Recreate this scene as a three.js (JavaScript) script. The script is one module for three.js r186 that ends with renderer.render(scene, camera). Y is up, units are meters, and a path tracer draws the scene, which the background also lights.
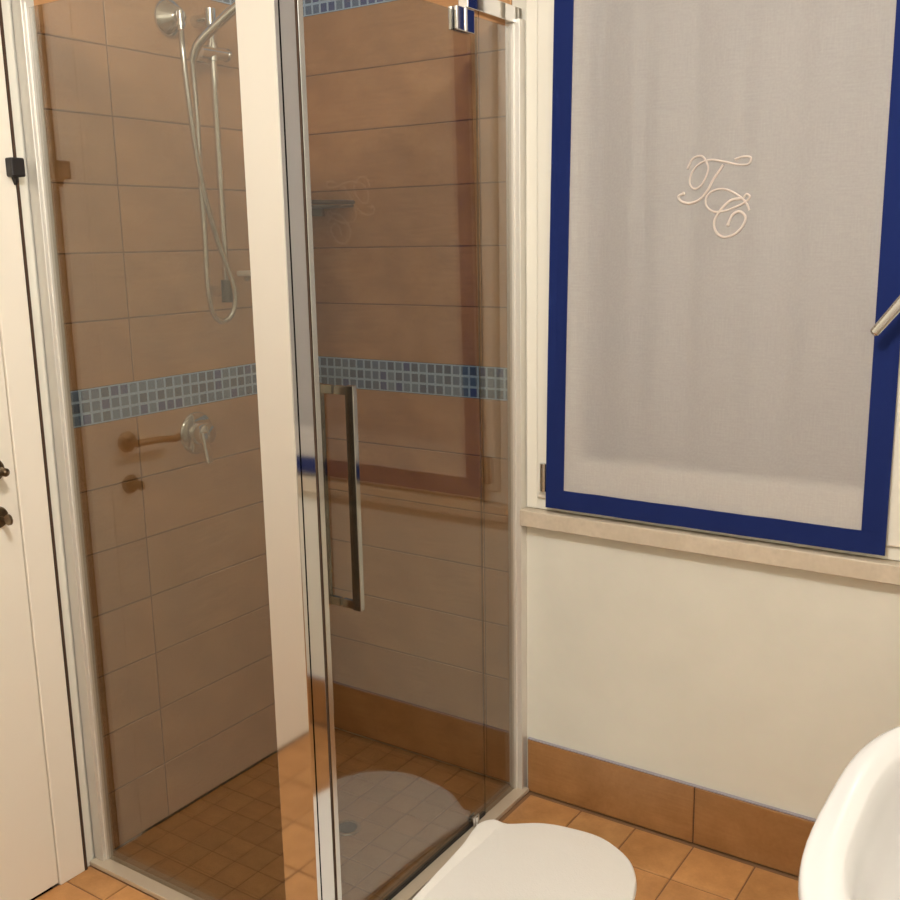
import * as THREE from 'three';
import { mergeGeometries } from 'three/addons/utils/BufferGeometryUtils.js';
import { RoundedBoxGeometry } from 'three/addons/geometries/RoundedBoxGeometry.js';
import { ImprovedNoise } from 'three/addons/math/ImprovedNoise.js';

// ---------------------------------------------------------------- camera, light, exposure
const scene = new THREE.Scene();
scene.background = new THREE.Color(0x000000);
const camera = new THREE.PerspectiveCamera(2 * Math.atan(450 / 1015.1) * 180 / Math.PI, 1, 0.05, 30);
camera.position.set(2.0058, 1.494, 2.2478);
camera.rotation.order = 'YXZ';
camera.rotation.set(-0.20326, 0.58856, -0.01787);
scene.add(camera);
const renderer = new THREE.WebGLRenderer({ antialias: true });
renderer.toneMapping = THREE.LinearToneMapping;
renderer.toneMappingExposure = 1.0;
renderer.shadowMap.enabled = true;
const LAMP_COLOR = [1.0, 0.98, 0.95], LAMP_POWER = 4.75, LAMP_AT = [1.45, 2.38, 1.75];

// ---------------------------------------------------------------- dimensions (metres)
const C = 0.155, B = 0.0853;                // tile course, mosaic band
const W = 0.72, D = 0.845;                  // planes of the two shower glass sides
const RX = 2.36, FZ = 2.9, CH = 2.5;        // right wall, front wall, ceiling

// ---------------------------------------------------------------- helpers
let seed = 7;
const rnd = () => (seed = (seed * 16807) % 2147483647) / 2147483647;
const noise = new ImprovedNoise();
const taken = new Map();
function numbered(n) { const k = taken.get(n) || 0; taken.set(n, k + 1); return k ? `${n}_${String(k).padStart(3, '0')}` : n; }
function mesh(name, geo, mat, parent = scene) {
  const m = new THREE.Mesh(geo, mat);
  m.name = parent === scene ? numbered(name) : name;
  m.castShadow = m.receiveShadow = true;
  parent.add(m);
  return m;
}
function thing(name, label, category, pos = [0, 0, 0], extra = {}) {
  const g = new THREE.Group(); g.name = numbered(name); g.position.set(...pos);
  g.userData = { label, category, ...extra }; scene.add(g); return g;
}
const structure = (name, label, category) => thing(name, label, category, [0, 0, 0], { kind: 'structure' });
function uvMetres(g) {                       // planar uv in metres by dominant normal
  const p = g.attributes.position, n = g.attributes.normal, uv = new Float32Array(p.count * 2);
  for (let i = 0; i < p.count; i++) {
    const ax = Math.abs(n.getX(i)), ay = Math.abs(n.getY(i)), az = Math.abs(n.getZ(i));
    const x = p.getX(i), y = p.getY(i), z = p.getZ(i);
    if (ax >= ay && ax >= az) { uv[2 * i] = z; uv[2 * i + 1] = y; }
    else if (ay >= az) { uv[2 * i] = x; uv[2 * i + 1] = z; }
    else { uv[2 * i] = x; uv[2 * i + 1] = y; }
  }
  g.setAttribute('uv', new THREE.BufferAttribute(uv, 2)); return g;
}
const clean = g => { const r = g.index ? g.toNonIndexed() : g; for (const k of Object.keys(r.attributes)) if (!['position', 'normal', 'uv'].includes(k)) r.deleteAttribute(k); return r; };
const merge = gs => mergeGeometries(gs.map(clean));
function box(x0, x1, y0, y1, z0, z1, r = 0) {
  const w = x1 - x0, h = y1 - y0, d = z1 - z0;
  const g = r ? new RoundedBoxGeometry(w, h, d, 2, r) : new THREE.BoxGeometry(w, h, d);
  g.translate((x0 + x1) / 2, (y0 + y1) / 2, (z0 + z1) / 2);
  return uvMetres(clean(g));
}
const V = (x, y, z) => new THREE.Vector3(x, y, z);
function rod(a, b, r0, r1 = r0, seg = 20) {
  const d = V(...b).sub(V(...a)), L = d.length();
  const g = new THREE.CylinderGeometry(r1, r0, L, seg, 1); g.translate(0, L / 2, 0);
  g.applyQuaternion(new THREE.Quaternion().setFromUnitVectors(V(0, 1, 0), d.normalize()));
  return g.translate(...a);
}
function lathe(pts, at, axis, seg = 40) {    // profile [radius, height along axis]
  const g = new THREE.LatheGeometry(pts.map(p => new THREE.Vector2(p[0], p[1])), seg);
  g.applyQuaternion(new THREE.Quaternion().setFromUnitVectors(V(0, 1, 0), V(...axis).normalize()));
  return g.translate(...at);
}
function tube(pts, r, seg = 80, rad = 10, closed = false) {
  return new THREE.TubeGeometry(new THREE.CatmullRomCurve3(pts.map(p => V(...p)), closed, 'centripetal'), seg, r, rad, closed);
}
// a ceramic piece in the xy plane, its face at z = 0, edges bevelled; 18 triangles
function tileGeo(w, h, t = 0.007, b = 0.0012) {
  const o = [[-w / 2, -h / 2], [w / 2, -h / 2], [w / 2, h / 2], [-w / 2, h / 2]];
  const i = [[-w / 2 + b, -h / 2 + b], [w / 2 - b, -h / 2 + b], [w / 2 - b, h / 2 - b], [-w / 2 + b, h / 2 - b]];
  const P = []; const q = (a, c, d, e) => P.push(...a, ...c, ...d, ...a, ...d, ...e);
  q([...i[0], 0], [...i[1], 0], [...i[2], 0], [...i[3], 0]);
  for (let k = 0; k < 4; k++) {
    const n = (k + 1) % 4;
    q([...o[k], -b], [...o[n], -b], [...i[n], 0], [...i[k], 0]);
    q([...o[k], -t], [...o[n], -t], [...o[n], -b], [...o[k], -b]);
  }
  const g = new THREE.BufferGeometry(); g.setAttribute('position', new THREE.Float32BufferAttribute(P, 3));
  g.computeVertexNormals(); return uvMetres(g);
}
const geoCache = new Map();
function tile(w, h, t, b) { const k = [w, h, t, b].map(v => v && v.toFixed(4)).join(); if (!geoCache.has(k)) geoCache.set(k, tileGeo(w, h, t, b)); return geoCache.get(k); }

// ---------------------------------------------------------------- textures and materials
function dataTex(n, fn, srgb = true) {
  const a = new Uint8Array(n * n * 4);
  for (let y = 0; y < n; y++) for (let x = 0; x < n; x++) {
    const c = fn(x / n, y / n); for (let k = 0; k < 3; k++) a[(y * n + x) * 4 + k] = Math.max(0, Math.min(255, c[k])); a[(y * n + x) * 4 + 3] = 255;
  }
  const t = new THREE.DataTexture(a, n, n); t.wrapS = t.wrapT = THREE.RepeatWrapping; t.magFilter = THREE.LinearFilter; t.minFilter = THREE.LinearFilter;
  if (srgb) t.colorSpace = THREE.SRGBColorSpace; t.needsUpdate = true; return t;
}
// periodic fbm on the unit square
function pn(u, v, f, z) {
  const s = (a, b) => noise.noise(a * f, b * f, z);
  return s(u, v) * (1 - u) * (1 - v) + s(u - 1, v) * u * (1 - v) + s(u, v - 1) * (1 - u) * v + s(u - 1, v - 1) * u * v;
}
const fbm = (u, v, f, z) => pn(u, v, f, z) + 0.5 * pn(u, v, f * 2.1, z + 9) + 0.3 * pn(u, v, f * 5.3, z + 21);
const clayTex = (base, amp, z, streak) => dataTex(256, (u, v) => {
  const m = fbm(u, v, 5, z) * amp + pn(u, v, 60, z + 3) * amp * 0.35 + (streak ? noise.noise(u * 6, v * 90, z) * streak * Math.sin(Math.PI * u) : 0);
  return [base[0] + m, base[1] + m * 0.9, base[2] + m * 0.75];
});
const place = (t, sx, sy, ox = 0, oy = 0) => { const c = t.clone(); c.repeat.set(sx, sy); c.offset.set(ox, oy); c.needsUpdate = true; return c; };
const std = o => new THREE.MeshStandardMaterial(o);
const phys = o => new THREE.MeshPhysicalMaterial(o);

const wallClay = clayTex([198, 150, 104], 16, 1.3, 9), floorClay = clayTex([195, 143, 90], 24, 4.7, 0);
const fineBump = dataTex(256, (u, v) => { const m = 128 + 60 * fbm(u, v, 22, 2.2); return [m, m, m]; }, false);
const wallTileM = [[1, 1, 1], [0.95, 0.94, 0.93], [1.02, 0.99, 0.95], [0.97, 0.98, 0.99]].map((c, i) => std({ color: new THREE.Color().setRGB(...c), map: place(wallClay, 2.1, 2.1, i * 0.27, i * 0.41), roughness: 0.42, bumpMap: place(fineBump, 4, 4), bumpScale: 0.0004 }));
const floorTileM = [[1, 1, 1], [0.92, 0.9, 0.88], [1.03, 1.0, 0.97], [0.97, 0.93, 0.9], [0.9, 0.92, 0.94]].map((c, i) => std({ color: new THREE.Color().setRGB(...c), map: place(floorClay, 3.1, 3.1, i * 0.31, i * 0.17), roughness: 0.45, bumpMap: place(fineBump, 5, 5), bumpScale: 0.0005 }));
const showerTileM = [[0.98, 0.98, 0.98], [0.9, 0.89, 0.88], [1.02, 1.0, 0.97], [0.94, 0.96, 0.97]].map((c, i) => std({ color: new THREE.Color().setRGB(...c), map: place(clayTex([184, 140, 96], 18, 8.1 + i, 0), 4.1, 4.1, i * 0.21, i * 0.37), roughness: 0.5 }));
const skirtM = [[1, 1, 1], [0.93, 0.92, 0.9]].map((c, i) => std({ color: new THREE.Color().setRGB(...c), map: place(clayTex([160, 115, 70], 20, 6.1 + i, 8), 2.1, 2.1, 0.13 * i, 0.3), roughness: 0.42 }));
const mosaicM = ['#456289', '#5678a4', '#6788ae', '#37559a', '#4f6a8e', '#5e7fa6'].map(c => std({ color: c, roughness: 0.28 }));
const groutWarm = std({ color: '#8a6648', roughness: 0.95 });
const groutDark = std({ color: '#5a3e2a', roughness: 0.95 });
const groutBlue = std({ color: '#aaccf2', roughness: 0.9 });
const sealGrey = std({ color: '#a9a3ae', roughness: 0.6 });
const plasterTex = dataTex(256, (u, v) => { const m = 226 + 5 * fbm(u, v, 6, 3.3); return [m, m * 0.985, m * 0.93]; });
const plaster = std({ map: place(plasterTex, 1.3, 1.3), roughness: 0.85, bumpMap: place(fineBump, 3, 3), bumpScale: 0.0006 });
const ceilingM = std({ color: '#f2eee4', roughness: 0.9 });
const lacquer = std({ color: '#f3ebdd', roughness: 0.4 });
const windowWhite = std({ color: '#f1ecdf', roughness: 0.35 });
const stoneTex = dataTex(256, (u, v) => { const m = 12 * fbm(u, v, 9, 5.5) + 8 * pn(u, v, 50, 1.1); return [206 + m, 192 + m, 172 + m]; });
const sillStone = std({ map: place(stoneTex, 2.3, 2.3), roughness: 0.4 });
const chrome = std({ color: new THREE.Color().setRGB(0.7, 0.69, 0.68), metalness: 1, roughness: 0.07 });
const darkChrome = std({ color: new THREE.Color().setRGB(0.42, 0.41, 0.39), metalness: 1, roughness: 0.08 });
const darkSteel = std({ color: new THREE.Color().setRGB(0.2, 0.19, 0.18), metalness: 1, roughness: 0.3 });
const satin = std({ color: new THREE.Color().setRGB(0.62, 0.61, 0.58), metalness: 1, roughness: 0.25 });
const brushed = std({ color: new THREE.Color().setRGB(0.68, 0.65, 0.6), metalness: 1, roughness: 0.35 });
const glass = phys({ color: new THREE.Color().setRGB(0.755, 0.745, 0.705), transmission: 1, thickness: 0, roughness: 0.0, ior: 1.68 });
const windowGlass = phys({ color: 0xffffff, transmission: 1, thickness: 0, roughness: 0.0, ior: 1.5 });
const profileM = std({ color: new THREE.Color().setRGB(0.8, 0.77, 0.72), metalness: 0.55, roughness: 0.45 });
const thresholdM = std({ color: '#d2c3ae', metalness: 0.35, roughness: 0.38 });
const sealClear = phys({ color: '#e9e6df', transmission: 0.45, thickness: 0, roughness: 0.5 });
const paleResin = std({ color: '#efe6d8', roughness: 0.35 });
const rubber = std({ color: '#1d1a1a', roughness: 0.6 });
const gapBrownM = std({ color: '#4a3628', roughness: 0.9 });  // painted shade of the door casing gap; also colours the shower gap strip
const bronze = std({ color: new THREE.Color().setRGB(0.23, 0.17, 0.11), metalness: 1, roughness: 0.35 });
const blackPlastic = std({ color: '#1c1718', roughness: 0.5 });
const porcelain = phys({ color: '#d9d6d4', roughness: 0.18, clearcoat: 0.6, clearcoatRoughness: 0.08 });
const shutterM = std({ color: '#8b857c', roughness: 0.7 });
const weave = dataTex(256, (u, v) => { const a = Math.sin(u * Math.PI * 2 * 64), b = Math.sin(v * Math.PI * 2 * 64); const m = 128 + 55 * (a * 0.5 + b * 0.5) + 25 * fbm(u, v, 12, 7.7); return [m, m, m]; }, false);
const netTex = dataTex(256, (u, v) => { const m = 206 + 7 * pn(u, v, 40, 1.9) + 5 * noise.noise(u * 70, v * 5, 3.1) * Math.sin(Math.PI * v) + 5 * noise.noise(u * 5, v * 70, 8.1) * Math.sin(Math.PI * u); return [m, m * 0.975, m * 0.965]; });
const netM = std({ map: place(netTex, 5, 5), bumpMap: place(weave, 9, 9), bumpScale: 0.0004, roughness: 0.95, transparent: true, opacity: 0.62, side: THREE.DoubleSide });
const blueM = std({ color: '#0a2160', roughness: 1, bumpMap: place(weave, 9, 9), bumpScale: 0.0005, side: THREE.DoubleSide });
const threadM = std({ color: '#dacdc4', roughness: 0.6 });
const terry = dataTex(256, (u, v) => { const m = 128 + 70 * pn(u, v, 55, 4.4) + 45 * pn(u, v, 24, 6.4); return [m, m, m]; }, false);
const terryM = std({ color: '#fefaf5', roughness: 1, bumpMap: place(terry, 7, 7), bumpScale: 0.0015 });
const lampGlow = std({ color: '#fff4e2', emissive: new THREE.Color().setRGB(...LAMP_COLOR), emissiveIntensity: 6, roughness: 0.4 });

// ---------------------------------------------------------------- floor
const floor = structure('floor', 'orange terracotta tiled bathroom floor with small tiles in the shower', 'floor');
mesh('grout_bed', box(0, RX, -0.12, -0.0025, 0, FZ), groutWarm, floor);
{
  const P = C, g = 0.004;
  for (let ix = -4; ix < 9; ix++) for (let iz = -1; iz < 19; iz++) {
    const x0 = 1.2295 + ix * P, z0 = 0.175 + iz * P;
    const a0 = Math.max(x0 + g / 2, 0.002), a1 = Math.min(x0 + P - g / 2, RX - 0.002), b0 = Math.max(z0 + g / 2, 0.0), b1 = Math.min(z0 + P - g / 2, FZ - 0.002);
    let u0 = a0, v0 = b0;
    if (v0 < D + 0.035) u0 = Math.max(u0, W + 0.038);
    if (a1 - u0 < 0.015 || b1 - v0 < 0.015) continue;
    const m = mesh('floor_tile', tile(a1 - u0, b1 - v0, 0.006, 0.0012), floorTileM[Math.floor(rnd() * 5)], floor);
    m.rotation.x = -Math.PI / 2; m.position.set((u0 + a1) / 2, 0, (v0 + b1) / 2);
  }
  // columns left of the shower corner, in front of its threshold
  for (let ix = -8; ix < -4; ix++) for (let iz = 4; iz < 18; iz++) {
    const x0 = 1.2295 + ix * P, z0 = 0.175 + iz * P;
    const a0 = Math.max(x0 + g / 2, 0.004), a1 = x0 + P - g / 2, b0 = Math.max(z0 + g / 2, D + 0.037), b1 = Math.min(z0 + P - g / 2, FZ - 0.002);
    if (a1 - a0 < 0.015 || b1 - b0 < 0.015) continue;
    const m = mesh('floor_tile', tile(a1 - a0, b1 - b0, 0.006, 0.0012), floorTileM[Math.floor(rnd() * 5)], floor);
    m.rotation.x = -Math.PI / 2; m.position.set((a0 + a1) / 2, 0, (b0 + b1) / 2);
  }
  const Q = 0.079;                            // small tiles of the shower floor
  for (let ix = -1; ix < 9; ix++) for (let iz = -8; iz < 4; iz++) {
    const x0 = 0.0565 + ix * Q, z0 = 0.596 + iz * Q;
    const a0 = Math.max(x0 + g / 2, 0.003), a1 = Math.min(x0 + Q - g / 2, W - 0.012), b0 = Math.max(z0 + g / 2, 0.003), b1 = Math.min(z0 + Q - g / 2, D - 0.012);
    if (a1 - a0 < 0.008 || b1 - b0 < 0.008) continue;
    const m = mesh('shower_floor_tile', tile(a1 - a0, b1 - b0, 0.006, 0.001), showerTileM[Math.floor(rnd() * 4)], floor);
    m.rotation.x = -Math.PI / 2; m.position.set((a0 + a1) / 2, 0, (b0 + b1) / 2);
  }
}

// ---------------------------------------------------------------- walls
const T = 0.22;                               // wall thickness
const WX0 = 0.748, WX1 = 1.74, WY0 = 0.806, WY1 = 2.42;   // window opening
const DZ0 = 0.9, DZ1 = 1.82, DH = 2.3;                    // door casing outline
const wallBack = structure('wall_back', 'back wall, tiled inside the shower and cream plaster under the window', 'wall');
mesh('plaster', merge([
  box(-T, 0.742, -0.1, CH, -T, -0.0075),
  box(0.742, RX + T, -0.1, WY0 - 0.04, -T, 0), box(0.742, RX + T, WY1, CH, -T, 0), box(0.742, WX0, WY0 - 0.04, WY1, -T, 0), box(WX1, RX + T, WY0 - 0.04, WY1, -T, 0),
]), plaster, wallBack);
const wallLeft = structure('wall_left', 'left wall, tiled inside the shower and white beside the door', 'wall');
mesh('plaster', merge([
  box(-T, -0.0075, -0.1, CH, -0.0074, D + 0.022),
  box(-T, 0, -0.1, CH, D + 0.022, DZ0 - 0.007), box(-T, -0.012, -0.1, CH, DZ0 - 0.007, DZ0),
  box(-T, 0, DH, CH, DZ0, DZ1), box(-T, 0, -0.1, CH, DZ1, FZ + T),
]), plaster, wallLeft);
const heights = []; { let y = 0; for (let k = 0; k < 7; k++, y += C) heights.push([y, C]); heights.push([y, 0]); y += B; for (let k = 0; k < 6; k++, y += C) heights.push([y, C]); heights.push([y, 0]); y += B; for (let k = 0; k < 2; k++, y += C) heights.push([y, C]); }
function tileWall(parent, len, joint, put) {   // put(mesh, s, y): s runs along the wall from the corner
  const g = 0.0035, gm = 0.0028, N = Math.round(len / 0.0275), pm = len / N;
  for (const [y, h] of heights) {
    if (h) for (const [s0, s1] of [[0.001, joint], [joint, len]]) {
      const yt = Math.min(y + h, CH);
      put(mesh('wall_tile', tile(s1 - s0 - g, yt - y - g, 0.006, 0.0012), wallTileM[Math.floor(rnd() * 4)], parent), (s0 + s1) / 2, (y + yt) / 2);
    } else {
      const p = B / 3;
      for (let r = 0; r < 3; r++) for (let k = 0; k < N; k++)
        put(mesh('mosaic_tile', tile(pm - 0.0062, p - 0.0062, 0.005, 0.001), mosaicM[Math.floor(rnd() * 6)], parent), (k + 0.5) * pm, y + (r + 0.5) * p);
    }
  }
}
const bedY = [[0, 7 * C, 0], [7 * C, 7 * C + B, 1], [7 * C + B, 13 * C + B, 0], [13 * C + B, 13 * C + 2 * B, 1], [13 * C + 2 * B, CH, 0]];
for (const k of [0, 1]) {
  const name = k ? 'mosaic_grout' : 'tile_grout', m = k ? groutBlue : groutWarm, o = k ? -0.001 : -0.0018;
  mesh(name, merge(bedY.filter(b => b[2] === k).map(b => box(0, 0.7, b[0], b[1], -0.0074, o))), m, wallBack);
  mesh(name, merge(bedY.filter(b => b[2] === k).map(b => box(-0.0074, o, b[0], b[1], 0, D))), m, wallLeft);
}
tileWall(wallBack, 0.705, 0.611, (m, s, y) => m.position.set(s, y, 0));
tileWall(wallLeft, 0.838, 0.6255, (m, s, y) => { m.rotation.y = Math.PI / 2; m.position.set(0, y, s); });
mesh('plaster', box(RX, RX + T, -0.1, CH, 0, FZ + T), plaster, structure('wall_right', 'right wall of cream plaster behind the washbasin', 'wall'));
mesh('plaster', box(0, RX, -0.1, CH, FZ, FZ + T), plaster, structure('wall_front', 'cream plaster wall facing the window', 'wall'));
mesh('plaster', box(-T, RX + T, CH, CH + 0.15, -T, FZ + T), ceilingM, structure('ceiling', 'plain white bathroom ceiling', 'ceiling'));
// skirting
function skirting(name, label, len, first, piece, put, sealGeo) {
  const s = structure(name, label, 'skirting');
  const g = 0.003; let a = 0, b = first, k = 0;
  while (a < len - 0.01) {
    const e = Math.min(b, len);
    put(mesh('skirting_tile', tile(e - a - g, C - g, 0.0105, 0.0015), skirtM[k++ % 2], s), (a + e) / 2, C / 2 + 0.001);
    a = e; b = e + piece;
  }
  const bb = new THREE.Box3().setFromBufferAttribute(sealGeo.attributes.position);
  mesh('grout_backing', sealGeo, groutDark, s);
  mesh('top_sealant', box(bb.min.x, bb.max.x, C + 0.0005, C + 0.0035, bb.min.z, bb.max.z), sealGrey, s);
}
skirting('baseboard_back', 'brown tile skirting along the floor below the window', RX - 0.75, 0.4735, 0.465, (m, s, y) => m.position.set(0.75 + s, y, 0.011), box(0.75, RX, 0.002, C, 0.0004, 0.0085));
skirting('baseboard_right', 'brown tile skirting along the right wall', FZ - 0.02, 0.465, 0.465, (m, s, y) => { m.rotation.y = -Math.PI / 2; m.position.set(RX - 0.011, y, 0.012 + s); }, box(RX - 0.0085, RX - 0.0004, 0.002, C, 0.012, FZ));
skirting('baseboard_front', 'brown tile skirting along the wall facing the window', RX - 0.02, 0.465, 0.465, (m, s, y) => { m.rotation.y = Math.PI; m.position.set(RX - 0.012 - s, y, FZ - 0.011); }, box(0.012, RX - 0.012, 0.002, C, FZ - 0.0085, FZ - 0.0004));

// ---------------------------------------------------------------- door in the left wall
const door = structure('door_1', 'white lacquered door with dark bronze handle beside the shower', 'door');
{
  const cw = 0.07;
  mesh('casing', merge([box(-0.12, 0.012, 0, DH, DZ0, DZ0 + cw, 0.003), box(-0.12, 0.014, 0, DH, DZ1 - cw, DZ1, 0.004), box(-0.12, 0.014, DH - cw, DH, DZ0 + cw, DZ1 - cw, 0.004)]), lacquer, door);
  mesh('gap_shade', box(-0.0118, 0.0125, 0.001, DH, DZ0 - 0.0065, DZ0 - 0.0005), gapBrownM, door);  // dark strip standing in for the shadow line of the gap beside the casing
  mesh('stop', merge([box(-0.12, -0.06, 0, DH - cw, DZ0 + cw, DZ0 + cw + 0.012), box(-0.12, -0.06, 0, DH - cw, DZ1 - cw - 0.012, DZ1 - cw), box(-0.12, -0.1, 0, DH - cw, DZ0 + cw, DZ1 - cw)]), lacquer, door);
  const leaf = mesh('leaf', box(-0.04, 0.009, 0.008, DH - cw - 0.003, DZ0 + cw + 0.002, DZ1 - cw - 0.002, 0.003), lacquer, door);
  const hz = 1.025, hy = 1.03;
  const h = mesh('handle', merge([
    lathe([[0, 0], [0.025, 0], [0.026, 0.003], [0.024, 0.008], [0.012, 0.01], [0.009, 0.012], [0.009, 0.05], [0, 0.052]], [0.009, hy, hz], [1, 0, 0]),
    tube([[0.05, hy, hz - 0.004], [0.054, hy, hz + 0.02], [0.054, hy - 0.002, hz + 0.07], [0.052, hy - 0.008, hz + 0.115], [0.05, hy - 0.004, hz + 0.13]], 0.0085, 30, 12)]), bronze, door);
  h.userData.label = 'dark bronze lever handle';
  mesh('key_rosette', lathe([[0, 0], [0.023, 0], [0.024, 0.003], [0.022, 0.007], [0.008, 0.008], [0, 0.008]], [0.009, 0.925, hz], [1, 0, 0]), bronze, door);
  mesh('key', merge([box(0.012, 0.045, 0.921, 0.929, hz - 0.002, hz + 0.002), rod([0.05, 0.925, hz - 0.0025], [0.05, 0.925, hz + 0.0025], 0.012)]), bronze, door);
}
// small black clip hooked over the casing edge
{
  const c = thing('cable_clip', 'small black plastic clip on the edge of the white door casing', 'clip', [0, 1.626, 0.904]);
  mesh('body', merge([box(0.0, 0.032, 0.016, 0.055, -0.016, 0.017, 0.004)]), blackPlastic, c);
  mesh('tail', rod([0.015, 0, 0], [0.015, 0.017, 0], 0.003, 0.008), blackPlastic, c);
}

// ---------------------------------------------------------------- window
const win = structure('window_1', 'white framed window with steel lever handle behind a net curtain', 'window');
{
  const f = (x0, x1, y0, y1, w, z0, z1, r) => merge([box(x0, x0 + w, y0, y1, z0, z1, r), box(x1 - w, x1, y0, y1, z0, z1, r), box(x0 + w * 0.98, x1 - w * 0.98, y0, y0 + w, z0, z1, r), box(x0 + w * 0.98, x1 - w * 0.98, y1 - w, y1, z0, z1, r)]);
  mesh('frame', f(WX0, WX1, WY0 + 0.004, WY1, 0.03, -0.1, 0.006, 0.003), windowWhite, win);
  const sash = mesh('sash', f(WX0 + 0.034, WX1 - 0.034, WY0 + 0.036, WY1 - 0.034, 0.11, -0.055, 0.016, 0.005), windowWhite, win);
  mesh('pane', box(WX0 + 0.13, WX1 - 0.13, WY0 + 0.13, WY1 - 0.13, -0.028, -0.022), windowGlass, sash);
  for (const y of [0.9, 2.32]) mesh('hinge', rod([WX0 + 0.058, y - 0.036, 0.022], [WX0 + 0.058, y + 0.036, 0.022], 0.0105), satin, win);
  for (let k = 0; k < 35; k++) { const y = WY0 + k * 0.047; mesh('shutter_slat', box(WX0, WX1, y + 0.001, y + 0.046, -0.165, -0.152, 0.004), shutterM, win); }
  const h = mesh('handle_base', merge([box(1.651, 1.679, 1.337, 1.472, 0.0155, 0.028, 0.005), rod([1.665, 1.405, 0.026], [1.665, 1.405, 0.082], 0.011)]), satin, win);
  const g = new THREE.CylinderGeometry(0.0105, 0.0085, 0.138, 20, 1); g.scale(1.15, 1, 0.75); g.translate(0, -0.062, 0);
  const tip = new THREE.SphereGeometry(0.0085, 16, 10); tip.scale(1.15, 0.8, 0.75); tip.translate(0, -0.131, 0);
  const lv = merge([g, tip]); lv.rotateZ(-0.64); lv.translate(1.665, 1.405, 0.08);
  mesh('lever', lv, satin, h);
}
const sill = structure('trim_1', 'beige stone window sill under the blue bordered curtain', 'window sill');
mesh('slab', box(0.742, 1.8, WY0 - 0.04, WY0 + 0.003, -0.15, 0.036, 0.003), sillStone, sill);

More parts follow.
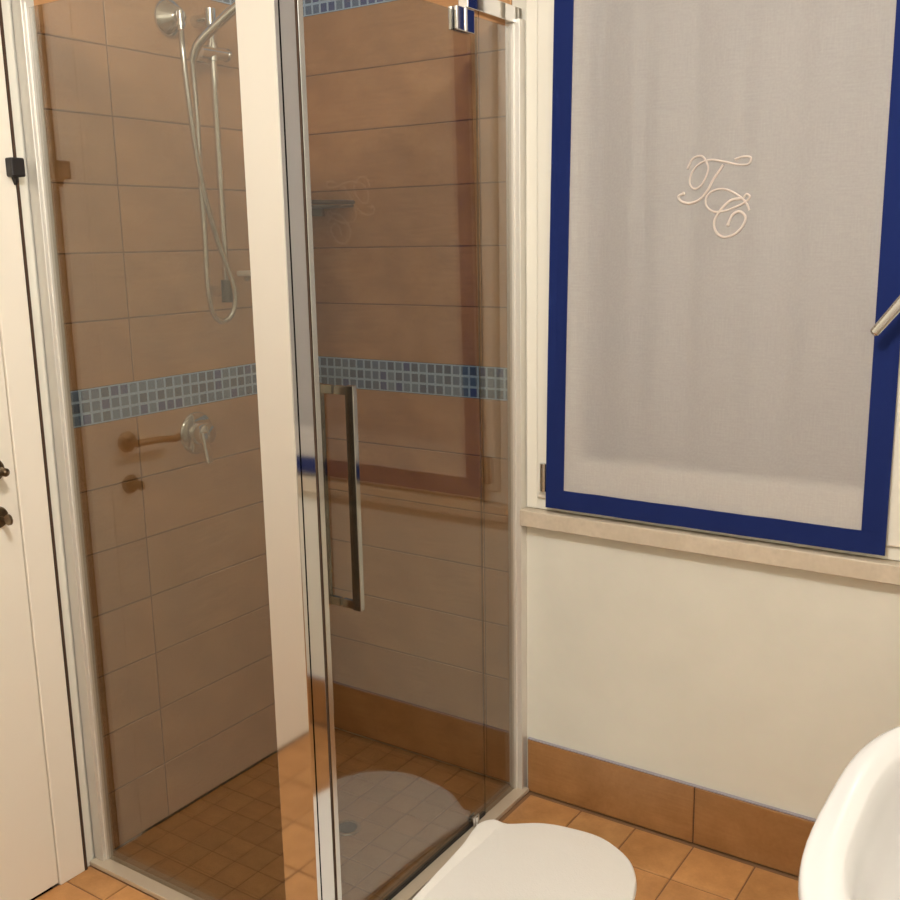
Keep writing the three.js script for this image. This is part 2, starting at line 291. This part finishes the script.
// ---------------------------------------------------------------- net curtain with blue border
{
  const y0 = 0.825, y1 = 2.36, cw = 0.05;
  const cur = thing('net_curtain', 'sheer off-white net curtain with blue border and embroidered monogram', 'curtain', [0, y0, 0]);
  const xl = y => 0.817 + 0.017 * (y - y0), xr = y => 1.6265;
  const wave = (u, y) => 0.031 + Math.min(1, 0.25 + (y - y0) * 2) * (0.0034 * Math.sin(u * 23 + 0.6 * y) + 0.0022 * Math.sin(u * 47 + 1.7 + y * 0.9) + 0.0008 * Math.sin(u * 90 + y * 2));
  function sheet(u0, u1, ya, yb, nu, nv, dz, inset) { // u in metres from left / right edge handled by callback
    const P = [], UV = [], I = [];
    for (let j = 0; j <= nv; j++) for (let i = 0; i <= nu; i++) {
      const y = ya + (yb - ya) * j / nv, a = u0(y), b = u1(y), x = a + (b - a) * i / nu;
      P.push(x, y - y0, wave((x - xl(y)) / 0.8, y) + dz); UV.push(x, y);
    }
    for (let j = 0; j < nv; j++) for (let i = 0; i < nu; i++) { const a = j * (nu + 1) + i; I.push(a, a + 1, a + nu + 2, a, a + nu + 2, a + nu + 1); }
    const g = new THREE.BufferGeometry(); g.setAttribute('position', new THREE.Float32BufferAttribute(P, 3)); g.setAttribute('uv', new THREE.Float32BufferAttribute(UV, 2)); g.setIndex(I); g.computeVertexNormals(); return g;
  }
  const solid = (u0, u1, ya, yb, nu, nv, dz, th) => {     // closed slab: front and back sheets plus rim
    const f = sheet(u0, u1, ya, yb, nu, nv, dz), b = sheet(u0, u1, ya, yb, nu, nv, dz - th), n = (nu + 1) * (nv + 1);
    const P = [...f.attributes.position.array, ...b.attributes.position.array], UV = [...f.attributes.uv.array, ...b.attributes.uv.array], I = [...f.index.array];
    for (let k = 0; k < b.index.count; k += 3) I.push(b.index.array[k] + n, b.index.array[k + 2] + n, b.index.array[k + 1] + n);
    const id = (i, j) => j * (nu + 1) + i, q = (a, c) => I.push(a, a + n, c, c, a + n, c + n);
    for (let i = 0; i < nu; i++) { q(id(i, 0), id(i + 1, 0)); q(id(i + 1, nv), id(i, nv)); }
    for (let j = 0; j < nv; j++) { q(id(0, j + 1), id(0, j)); q(id(nu, j), id(nu, j + 1)); }
    const g = new THREE.BufferGeometry(); g.setAttribute('position', new THREE.Float32BufferAttribute(P, 3)); g.setAttribute('uv', new THREE.Float32BufferAttribute(UV, 2)); g.setIndex(I);
    const r = g.toNonIndexed(); r.computeVertexNormals(); return r;
  };
  mesh('net_panel', sheet(y => xl(y) + cw - 0.004, y => xr(y) - cw + 0.004, y0 + 0.046, y1 - 0.03, 90, 50, 0), netM, cur);
  mesh('border', solid(xl, y => xl(y) + cw, y0, y1, 5, 40, 0.001, 0.002), blueM, cur);
  mesh('border', solid(y => xr(y) - cw, xr, y0, y1, 5, 40, 0.001, 0.002), blueM, cur);
  mesh('border', solid(xl, xr, y0, y0 + 0.049, 90, 3, 0.0016, 0.0032), blueM, cur);
  mesh('border', solid(xl, xr, y1 - 0.047, y1, 90, 3, 0.0016, 0.0032), blueM, cur);
  // embroidered T and C, traced in stitches
  const S = 7.5, ppm = 455;                               // drawing units to metres
  const at = ([u, v]) => { const x = 1.231 + (u - 412) / S / ppm * 0.97, y = 1.5785 - (v - 495) / S / ppm * 0.98; const X = x; return [X, y - (u - 412) / S / ppm * 0.08 - y0, wave((X - xl(y)) / 0.8, y) + 0.0012]; };
  const strokes = [
    [2.3, [[560, 222], [620, 200], [684, 206], [672, 246], [600, 258], [480, 240], [370, 230], [270, 265], [212, 340], [205, 410], [240, 446], [290, 425], [338, 355], [355, 290], [342, 252], [300, 205], [225, 220], [182, 300]]],
    [2.9, [[475, 262], [400, 370], [350, 460], [280, 530], [200, 555], [140, 542], [122, 508], [158, 485]]],
    [2.3, [[690, 585], [660, 530], [600, 482], [500, 440], [410, 450], [350, 500], [346, 560], [400, 605], [480, 602], [570, 570], [660, 520], [688, 485], [660, 468], [635, 500]]],
    [3.0, [[625, 498], [540, 520], [465, 595], [418, 680], [432, 750], [490, 790], [570, 770], [636, 705], [660, 635], [612, 596], [560, 622], [528, 692]]],
  ];
  mesh('monogram', merge([...strokes.map(([w, p]) => tube(p.map(at), w / ppm * 0.46, 140, 8)), ...[[158, 485], [528, 698]].map(q => new THREE.SphereGeometry(0.0042, 12, 8).translate(...at(q)))]), threadM, cur).userData.label = 'embroidered white letters T and C';
}

// ---------------------------------------------------------------- shower enclosure
{
  const s = thing('shower_enclosure', 'corner shower cabin of clear glass with polished chrome profiles', 'shower cabin');
  const GH = 1.985, wx = 0.003;
  // corner post
  mesh('corner_post', merge([box(0.645, 0.736, 0.0, GH + 0.02, D + 0.003, D + 0.019, 0.0015), box(0.718, 0.736, 0.0, GH + 0.02, 0.81, D + 0.01, 0.0015), box(0.65, 0.722, 0.0, GH + 0.02, D - 0.012, D + 0.006, 0.0015)]), chrome, s);
  // wall profiles
  mesh('wall_profile', merge([box(0, 0.034, 0.012, GH + 0.02, D - 0.014, D + 0.018, 0.002), box(0.031, 0.037, 0.012, GH + 0.01, D - 0.008, D + 0.009, 0.001)]), profileM, s);
  mesh('wall_profile', merge([box(W - 0.016, W + 0.024, 0.012, GH + 0.02, 0.0005, 0.03, 0.002), box(W - 0.009, W + 0.01, 0.012, GH + 0.01, 0.028, 0.036, 0.001)]), profileM, s);
  // thresholds on the floor
  mesh('threshold', box(W - 0.012, W + 0.036, 0.0, 0.012, 0.011, D - 0.012, 0.002), thresholdM, s);
  mesh('threshold', box(0.002, W + 0.036, 0.0, 0.012, D - 0.012, D + 0.035, 0.002), thresholdM, s);
  // glass
  mesh('glass_panel', box(0.03, 0.652, 0.013, GH, D - wx, D + wx), glass, s);
  mesh('glass_panel', box(W - wx, W + wx, 0.013, GH, 0.03, 0.1855), glass, s);
  const gd = mesh('glass_door', box(W - wx, W + wx, 0.022, GH, 0.1875, 0.79), glass, s);
  // door edge seal and foot seal
  mesh('edge_seal', merge([box(W - 0.005, W + 0.014, 0.02, GH, 0.786, 0.8, 0.001)]), satin, gd);
  mesh('seal', box(W - 0.004, W + 0.004, 0.0125, 0.022, 0.19, 0.786), rubber, gd);
  mesh('gap_strip', box(W - 0.008, W + 0.0125, 0.0125, GH, 0.8015, 0.8095), gapBrownM, s);
  // pivot hinges, top and foot
  const hinge = (y0, y1, h) => merge([box(W + wx, W + 0.012, y0, y1, 0.245 - h, 0.245 + h, 0.0025), box(W - 0.012, W - wx, y0, y1, 0.245 - h, 0.245 + h, 0.0025), rod([W + 0.011, y0 + 0.001, 0.247], [W + 0.011, y1 - 0.001, 0.247], 0.005)]);
  mesh('hinge', hinge(1.944, 1.994, 0.036), chrome, gd);
  mesh('hinge', hinge(0.0125, 0.04, 0.014), chrome, gd);
  // stabilising rail over the fixed pane
  mesh('top_rail', box(W - 0.012, W + 0.014, 1.995, 2.032, 0.0005, 0.24, 0.002), chrome, s);
  // square pull handle, a grip on either side of the glass
  const grip = q => { const a = q > 0 ? W + 0.031 : W - 0.052, x0 = q > 0 ? W + wx : W - 0.045, x1 = q > 0 ? W + 0.045 : W - wx; return [box(a, a + 0.021, 0.762, 1.222, 0.721, 0.734, 0.0015), box(x0, x1, 1.203, 1.2205, 0.7225, 0.7325, 0.0012), box(x0, x1, 0.7635, 0.781, 0.7225, 0.7325, 0.0012)]; };
  mesh('pull_handle', merge([...grip(1), ...grip(-1)]), darkChrome, gd);
}

// ---------------------------------------------------------------- shower fittings
{
  const o = thing('hose_outlet', 'round chrome wall outlet feeding the shower hose', 'shower outlet', [0, 2.033, 0.436]);
  mesh('flange', lathe([[0, 0], [0.046, 0], [0.047, 0.004], [0.04, 0.016], [0.024, 0.034], [0.014, 0.046], [0, 0.05]], [0, 0, 0], [1, 0, 0]), chrome, o);
  mesh('nozzle', merge([rod([0.03, 0, 0.004], [0.06, 0, 0.017], 0.011), rod([0.06, 0.006, 0.018], [0.06, -0.035, 0.018], 0.0085), rod([0.06, -0.02, 0.018], [0.06, -0.028, 0.018], 0.0115)]), chrome, o);
}
{
  const r = thing('slide_rail', 'vertical chrome slide rail with sliding shower holder', 'shower rail', [0, 1.36, 0.352]);
  mesh('rail', rod([0.055, 0, 0], [0.055, 0.7, 0], 0.009), chrome, r);
  for (const y of [0.015, 0.678]) mesh('bracket', merge([rod([0.0, y, 0], [0.05, y, 0], 0.015, 0.013), rod([0.055, y - 0.022, 0], [0.055, y + 0.024, 0], 0.0135)]), chrome, r);
  mesh('end_cap', rod([0.055, -0.012, 0], [0.055, 0.045, 0], 0.0145), rubber, r);
  const sl = mesh('slider', merge([rod([0.055, 0.6, -0.046], [0.055, 0.6, 0.02], 0.015), rod([0.055, 0.598, 0.018], [0.06, 0.597, 0.05], 0.016), rod([0.055, 0.58, 0], [0.055, 0.622, 0], 0.0135)]), chrome, r);
  mesh('knob', rod([0.055, 0.6, -0.05], [0.055, 0.6, -0.044], 0.0165), satin, sl);
}
{
  const h = thing('hand_shower', 'chrome hand shower resting in the rail holder', 'hand shower', [0.068, 1.93, 0.433]);
  mesh('handle', tube([[0, 0, 0], [0.02, 0.035, -0.005], [0.075, 0.085, -0.03], [0.135, 0.13, -0.055]], 0.0115, 30, 14), chrome, h);
  mesh('head', lathe([[0, -0.03], [0.014, -0.026], [0.02, -0.012], [0.046, 0], [0.05, 0.008], [0.048, 0.016], [0, 0.017]], [0.165, 0.145, -0.068], [0.62, -0.76, -0.18]), chrome, h);
}
{
  const pts = [[0.06, 1.994, 0.454], [0.068, 1.96, 0.461], [0.07, 1.882, 0.458], [0.07, 1.722, 0.441], [0.07, 1.604, 0.419], [0.072, 1.506, 0.391], [0.08, 1.428, 0.366], [0.084, 1.395, 0.357], [0.084, 1.351, 0.353], [0.078, 1.313, 0.367], [0.072, 1.301, 0.391], [0.07, 1.318, 0.415], [0.07, 1.356, 0.427], [0.068, 1.398, 0.43], [0.066, 1.506, 0.427], [0.064, 1.65, 0.427], [0.063, 1.793, 0.424], [0.066, 1.9, 0.43], [0.068, 1.929, 0.433]];
  const h = thing('shower_hose', 'flexible chrome shower hose hanging in a long loop', 'hose', [0, 1.301, 0]);
  const g = tube(pts, 0.0068, 260, 10); g.translate(0, -1.301, 0);
  mesh('metal_tube', g, satin, h);
}
{
  const m = thing('shower_mixer', 'round chrome shower mixer tap with downward lever below the mosaic band', 'mixer tap', [0, 1.013, 0.44]);
  mesh('plate', lathe([[0, 0], [0.055, 0], [0.056, 0.004], [0.05, 0.01], [0.03, 0.014], [0, 0.015]], [0, 0, 0], [1, 0, 0], 48), chrome, m);
  mesh('hub', lathe([[0.03, 0.01], [0.028, 0.04], [0.024, 0.05], [0, 0.053]], [0, 0, 0], [1, 0, 0]), chrome, m);
  const lv = new RoundedBoxGeometry(0.014, 0.084, 0.022, 3, 0.006); lv.rotateZ(0.2); lv.translate(0.06, -0.03, 0.022);
  mesh('lever', lv, chrome, m);
}
{
  const k = thing('corner_shelf', 'small grey metal corner shelf on the tiled shower wall', 'shelf', [0.001, 1.585, 0.001]);
  const quarter = (r, h, y) => { const sh = new THREE.Shape(); sh.moveTo(0, 0); sh.lineTo(r, 0); sh.absarc(0, 0, r, 0, Math.PI / 2, false); sh.lineTo(0, 0); const g = new THREE.ExtrudeGeometry(sh, { depth: h, bevelEnabled: false, curveSegments: 24 }); g.rotateX(Math.PI / 2); g.translate(0, y, 0); return g; };
  mesh('plate', quarter(0.2, 0.006, 0.01), darkSteel, k);
  const arc = []; for (let i = 0; i <= 16; i++) { const a = i / 16 * Math.PI / 2; arc.push([0.2 * Math.cos(a) + 0.001, 0.017, 0.2 * Math.sin(a) + 0.001]); }
  mesh('rim', tube(arc, 0.006, 40, 8), darkSteel, k);
  for (const [x, z] of [[0.09, 0.021], [0.021, 0.09]]) mesh('support', rod([x, 0.006, z], [x, -0.018, z], 0.016, 0.02), satin, k);
}
{
  const k = thing('soap_shelf', 'slim pale soap shelf on the tiled wall beside the rail foot', 'shelf', [0, 1.415, 0.19]);
  mesh('tray', box(0.003, 0.1, -0.004, 0.01, -0.075, 0.074, 0.004), paleResin, k);
  for (const z of [-0.045, 0.035]) mesh('bracket', rod([0, -0.012, z], [0.02, 0.0, z], 0.009), satin, k);
}
{
  const d = thing('floor_drain', 'small dark round drain in the shower floor', 'drain', [0.44, 0, 0.416]);
  mesh('ring', lathe([[0.026, 0], [0.026, 0.0025], [0.034, 0.003], [0.036, 0]], [0, 0, 0], [0, 1, 0]), satin, d);
  mesh('grate', lathe([[0, 0.0015], [0.026, 0.0015]], [0, 0, 0], [0, 1, 0]), rubber, d);
}

// ---------------------------------------------------------------- bath mat
{
  const out = [[0.768, 0.6], [0.762, 0.5], [0.758, 0.43], [0.75, 0.335], [0.739, 0.275], [0.738, 0.24], [0.755, 0.21], [0.797, 0.183], [0.86, 0.14], [0.935, 0.119], [1.02, 0.116], [1.08, 0.138], [1.124, 0.168], [1.162, 0.22], [1.186, 0.28], [1.2, 0.36], [1.207, 0.5], [1.207, 0.66], [1.19, 0.78], [1.13, 0.86], [1.03, 0.89], [0.9, 0.888], [0.81, 0.85], [0.778, 0.77]];
  const N = 180, R = 36, cur = new THREE.CatmullRomCurve3(out.map(([x, z]) => V(x, 0, z)), true, 'centripetal').getSpacedPoints(N), cx = 0.98, cz = 0.5;
  const P = [], UV = [], I = [];
  const lift = x => 0.013 * (1 - THREE.MathUtils.smoothstep(x, 0.757, 0.79));
  for (let j = 0; j <= R; j++) for (let i = 0; i <= N; i++) {
    const c = cur[i % N], k = j <= R - 5 ? j / (R - 5) * 0.975 : 0.975 + 0.025 * Math.sin((j - R + 5) / 5 * Math.PI / 2);
    const edge = j <= R - 5 ? 1 : Math.cos((j - R + 5) / 5 * Math.PI / 2);
    const x = cx + (c.x - cx) * k, z = cz + (c.z - cz) * k;
    const hem = 0.0015 * Math.exp(-(((1 - k) / 0.03) ** 2));
    P.push(x - cx, lift(x) + 0.0012 + edge * (0.0085 + hem + 0.0012 * noise.noise(x * 14, z * 14, 2)), z - cz); UV.push(x, z);
  }
  for (let j = 0; j < R; j++) for (let i = 0; i < N; i++) { const a = j * (N + 1) + i, b = a + N + 1; I.push(a, b, a + 1, a + 1, b, b + 1); }
  const n0 = P.length / 3; P.push(0, 0.0012, 0); UV.push(cx, cz);
  for (let i = 0; i < N; i++) I.push(n0, R * (N + 1) + i, R * (N + 1) + i + 1);
  const g = new THREE.BufferGeometry(); g.setAttribute('position', new THREE.Float32BufferAttribute(P, 3)); g.setAttribute('uv', new THREE.Float32BufferAttribute(UV, 2)); g.setIndex(I);
  g.computeVertexNormals();
  if (g.attributes.normal.getY(10) < 0) { for (let i = 0; i < I.length; i += 3) [I[i + 1], I[i + 2]] = [I[i + 2], I[i + 1]]; g.setIndex(I); g.computeVertexNormals(); }
  const m = mesh('bath_mat', g, terryM); m.position.set(cx, 0, cz);
  m.userData = { label: 'white rounded bath mat on the floor before the shower door', category: 'bath mat' };
}

// ---------------------------------------------------------------- washbasin
{
  const b = thing('washbasin', 'large white ceramic washbasin with rounded front edge', 'washbasin', [2.064, 0.64, 1.12]);
  const prof = [[0.0, 0.0], [0.34, 0.0], [0.5, 0.015], [0.72, 0.06], [0.88, 0.12], [0.965, 0.17], [0.993, 0.196], [1, 0.206], [0.997, 0.213], [0.985, 0.217], [0.95, 0.218], [0.88, 0.216], [0.855, 0.212], [0.835, 0.2], [0.81, 0.175], [0.76, 0.135], [0.66, 0.1], [0.48, 0.078], [0.2, 0.07], [0.09, 0.068], [0, 0.066]];
  const pc = new THREE.CatmullRomCurve3(prof.map(([s, y]) => V(s, y, 0)), false, 'centripetal').getPoints(110), N = 120;
  const P = [], I = [];
  for (const q of pc) for (let i = 0; i <= N; i++) {
    const t = i / N * Math.PI * 2, c = Math.cos(t), s = Math.sin(t), e = 2 / 3;
    P.push(Math.max(0, q.x) * 0.295 * Math.sign(c) * Math.abs(c) ** e, q.y, Math.max(0, q.x) * 0.335 * Math.sign(s) * Math.abs(s) ** e);
  }
  for (let j = 0; j < pc.length - 1; j++) for (let i = 0; i < N; i++) { const a = j * (N + 1) + i, d = a + N + 1; I.push(a, d, a + 1, a + 1, d, d + 1); }
  const g = new THREE.BufferGeometry(); g.setAttribute('position', new THREE.Float32BufferAttribute(P, 3)); g.setIndex(I); g.computeVertexNormals();
  mesh('bowl', g, porcelain, b);
  mesh('drain', lathe([[0, 0.072], [0.02, 0.072], [0.03, 0.0735], [0.032, 0.07]], [0, 0, 0], [0, 1, 0]), chrome, b);
}

// ---------------------------------------------------------------- ceiling lamp, out of the frame
{
  const l = thing('ceiling_lamp', 'warm white globe lamp under the bathroom ceiling', 'lamp', LAMP_AT);
  mesh('ceiling_plate', lathe([[0, 0], [0.06, 0], [0.06, 0.012], [0.025, 0.02], [0.025, 0.075], [0, 0.075]], [0, CH - LAMP_AT[1], 0], [0, -1, 0]), chrome, l);
  mesh('globe', new THREE.SphereGeometry(0.075, 32, 24), lampGlow, l);
  const p = new THREE.PointLight(new THREE.Color().setRGB(...LAMP_COLOR), LAMP_POWER, 0, 2);
  p.castShadow = true; p.shadow.radius = 3; l.add(p);
}

renderer.render(scene, camera);
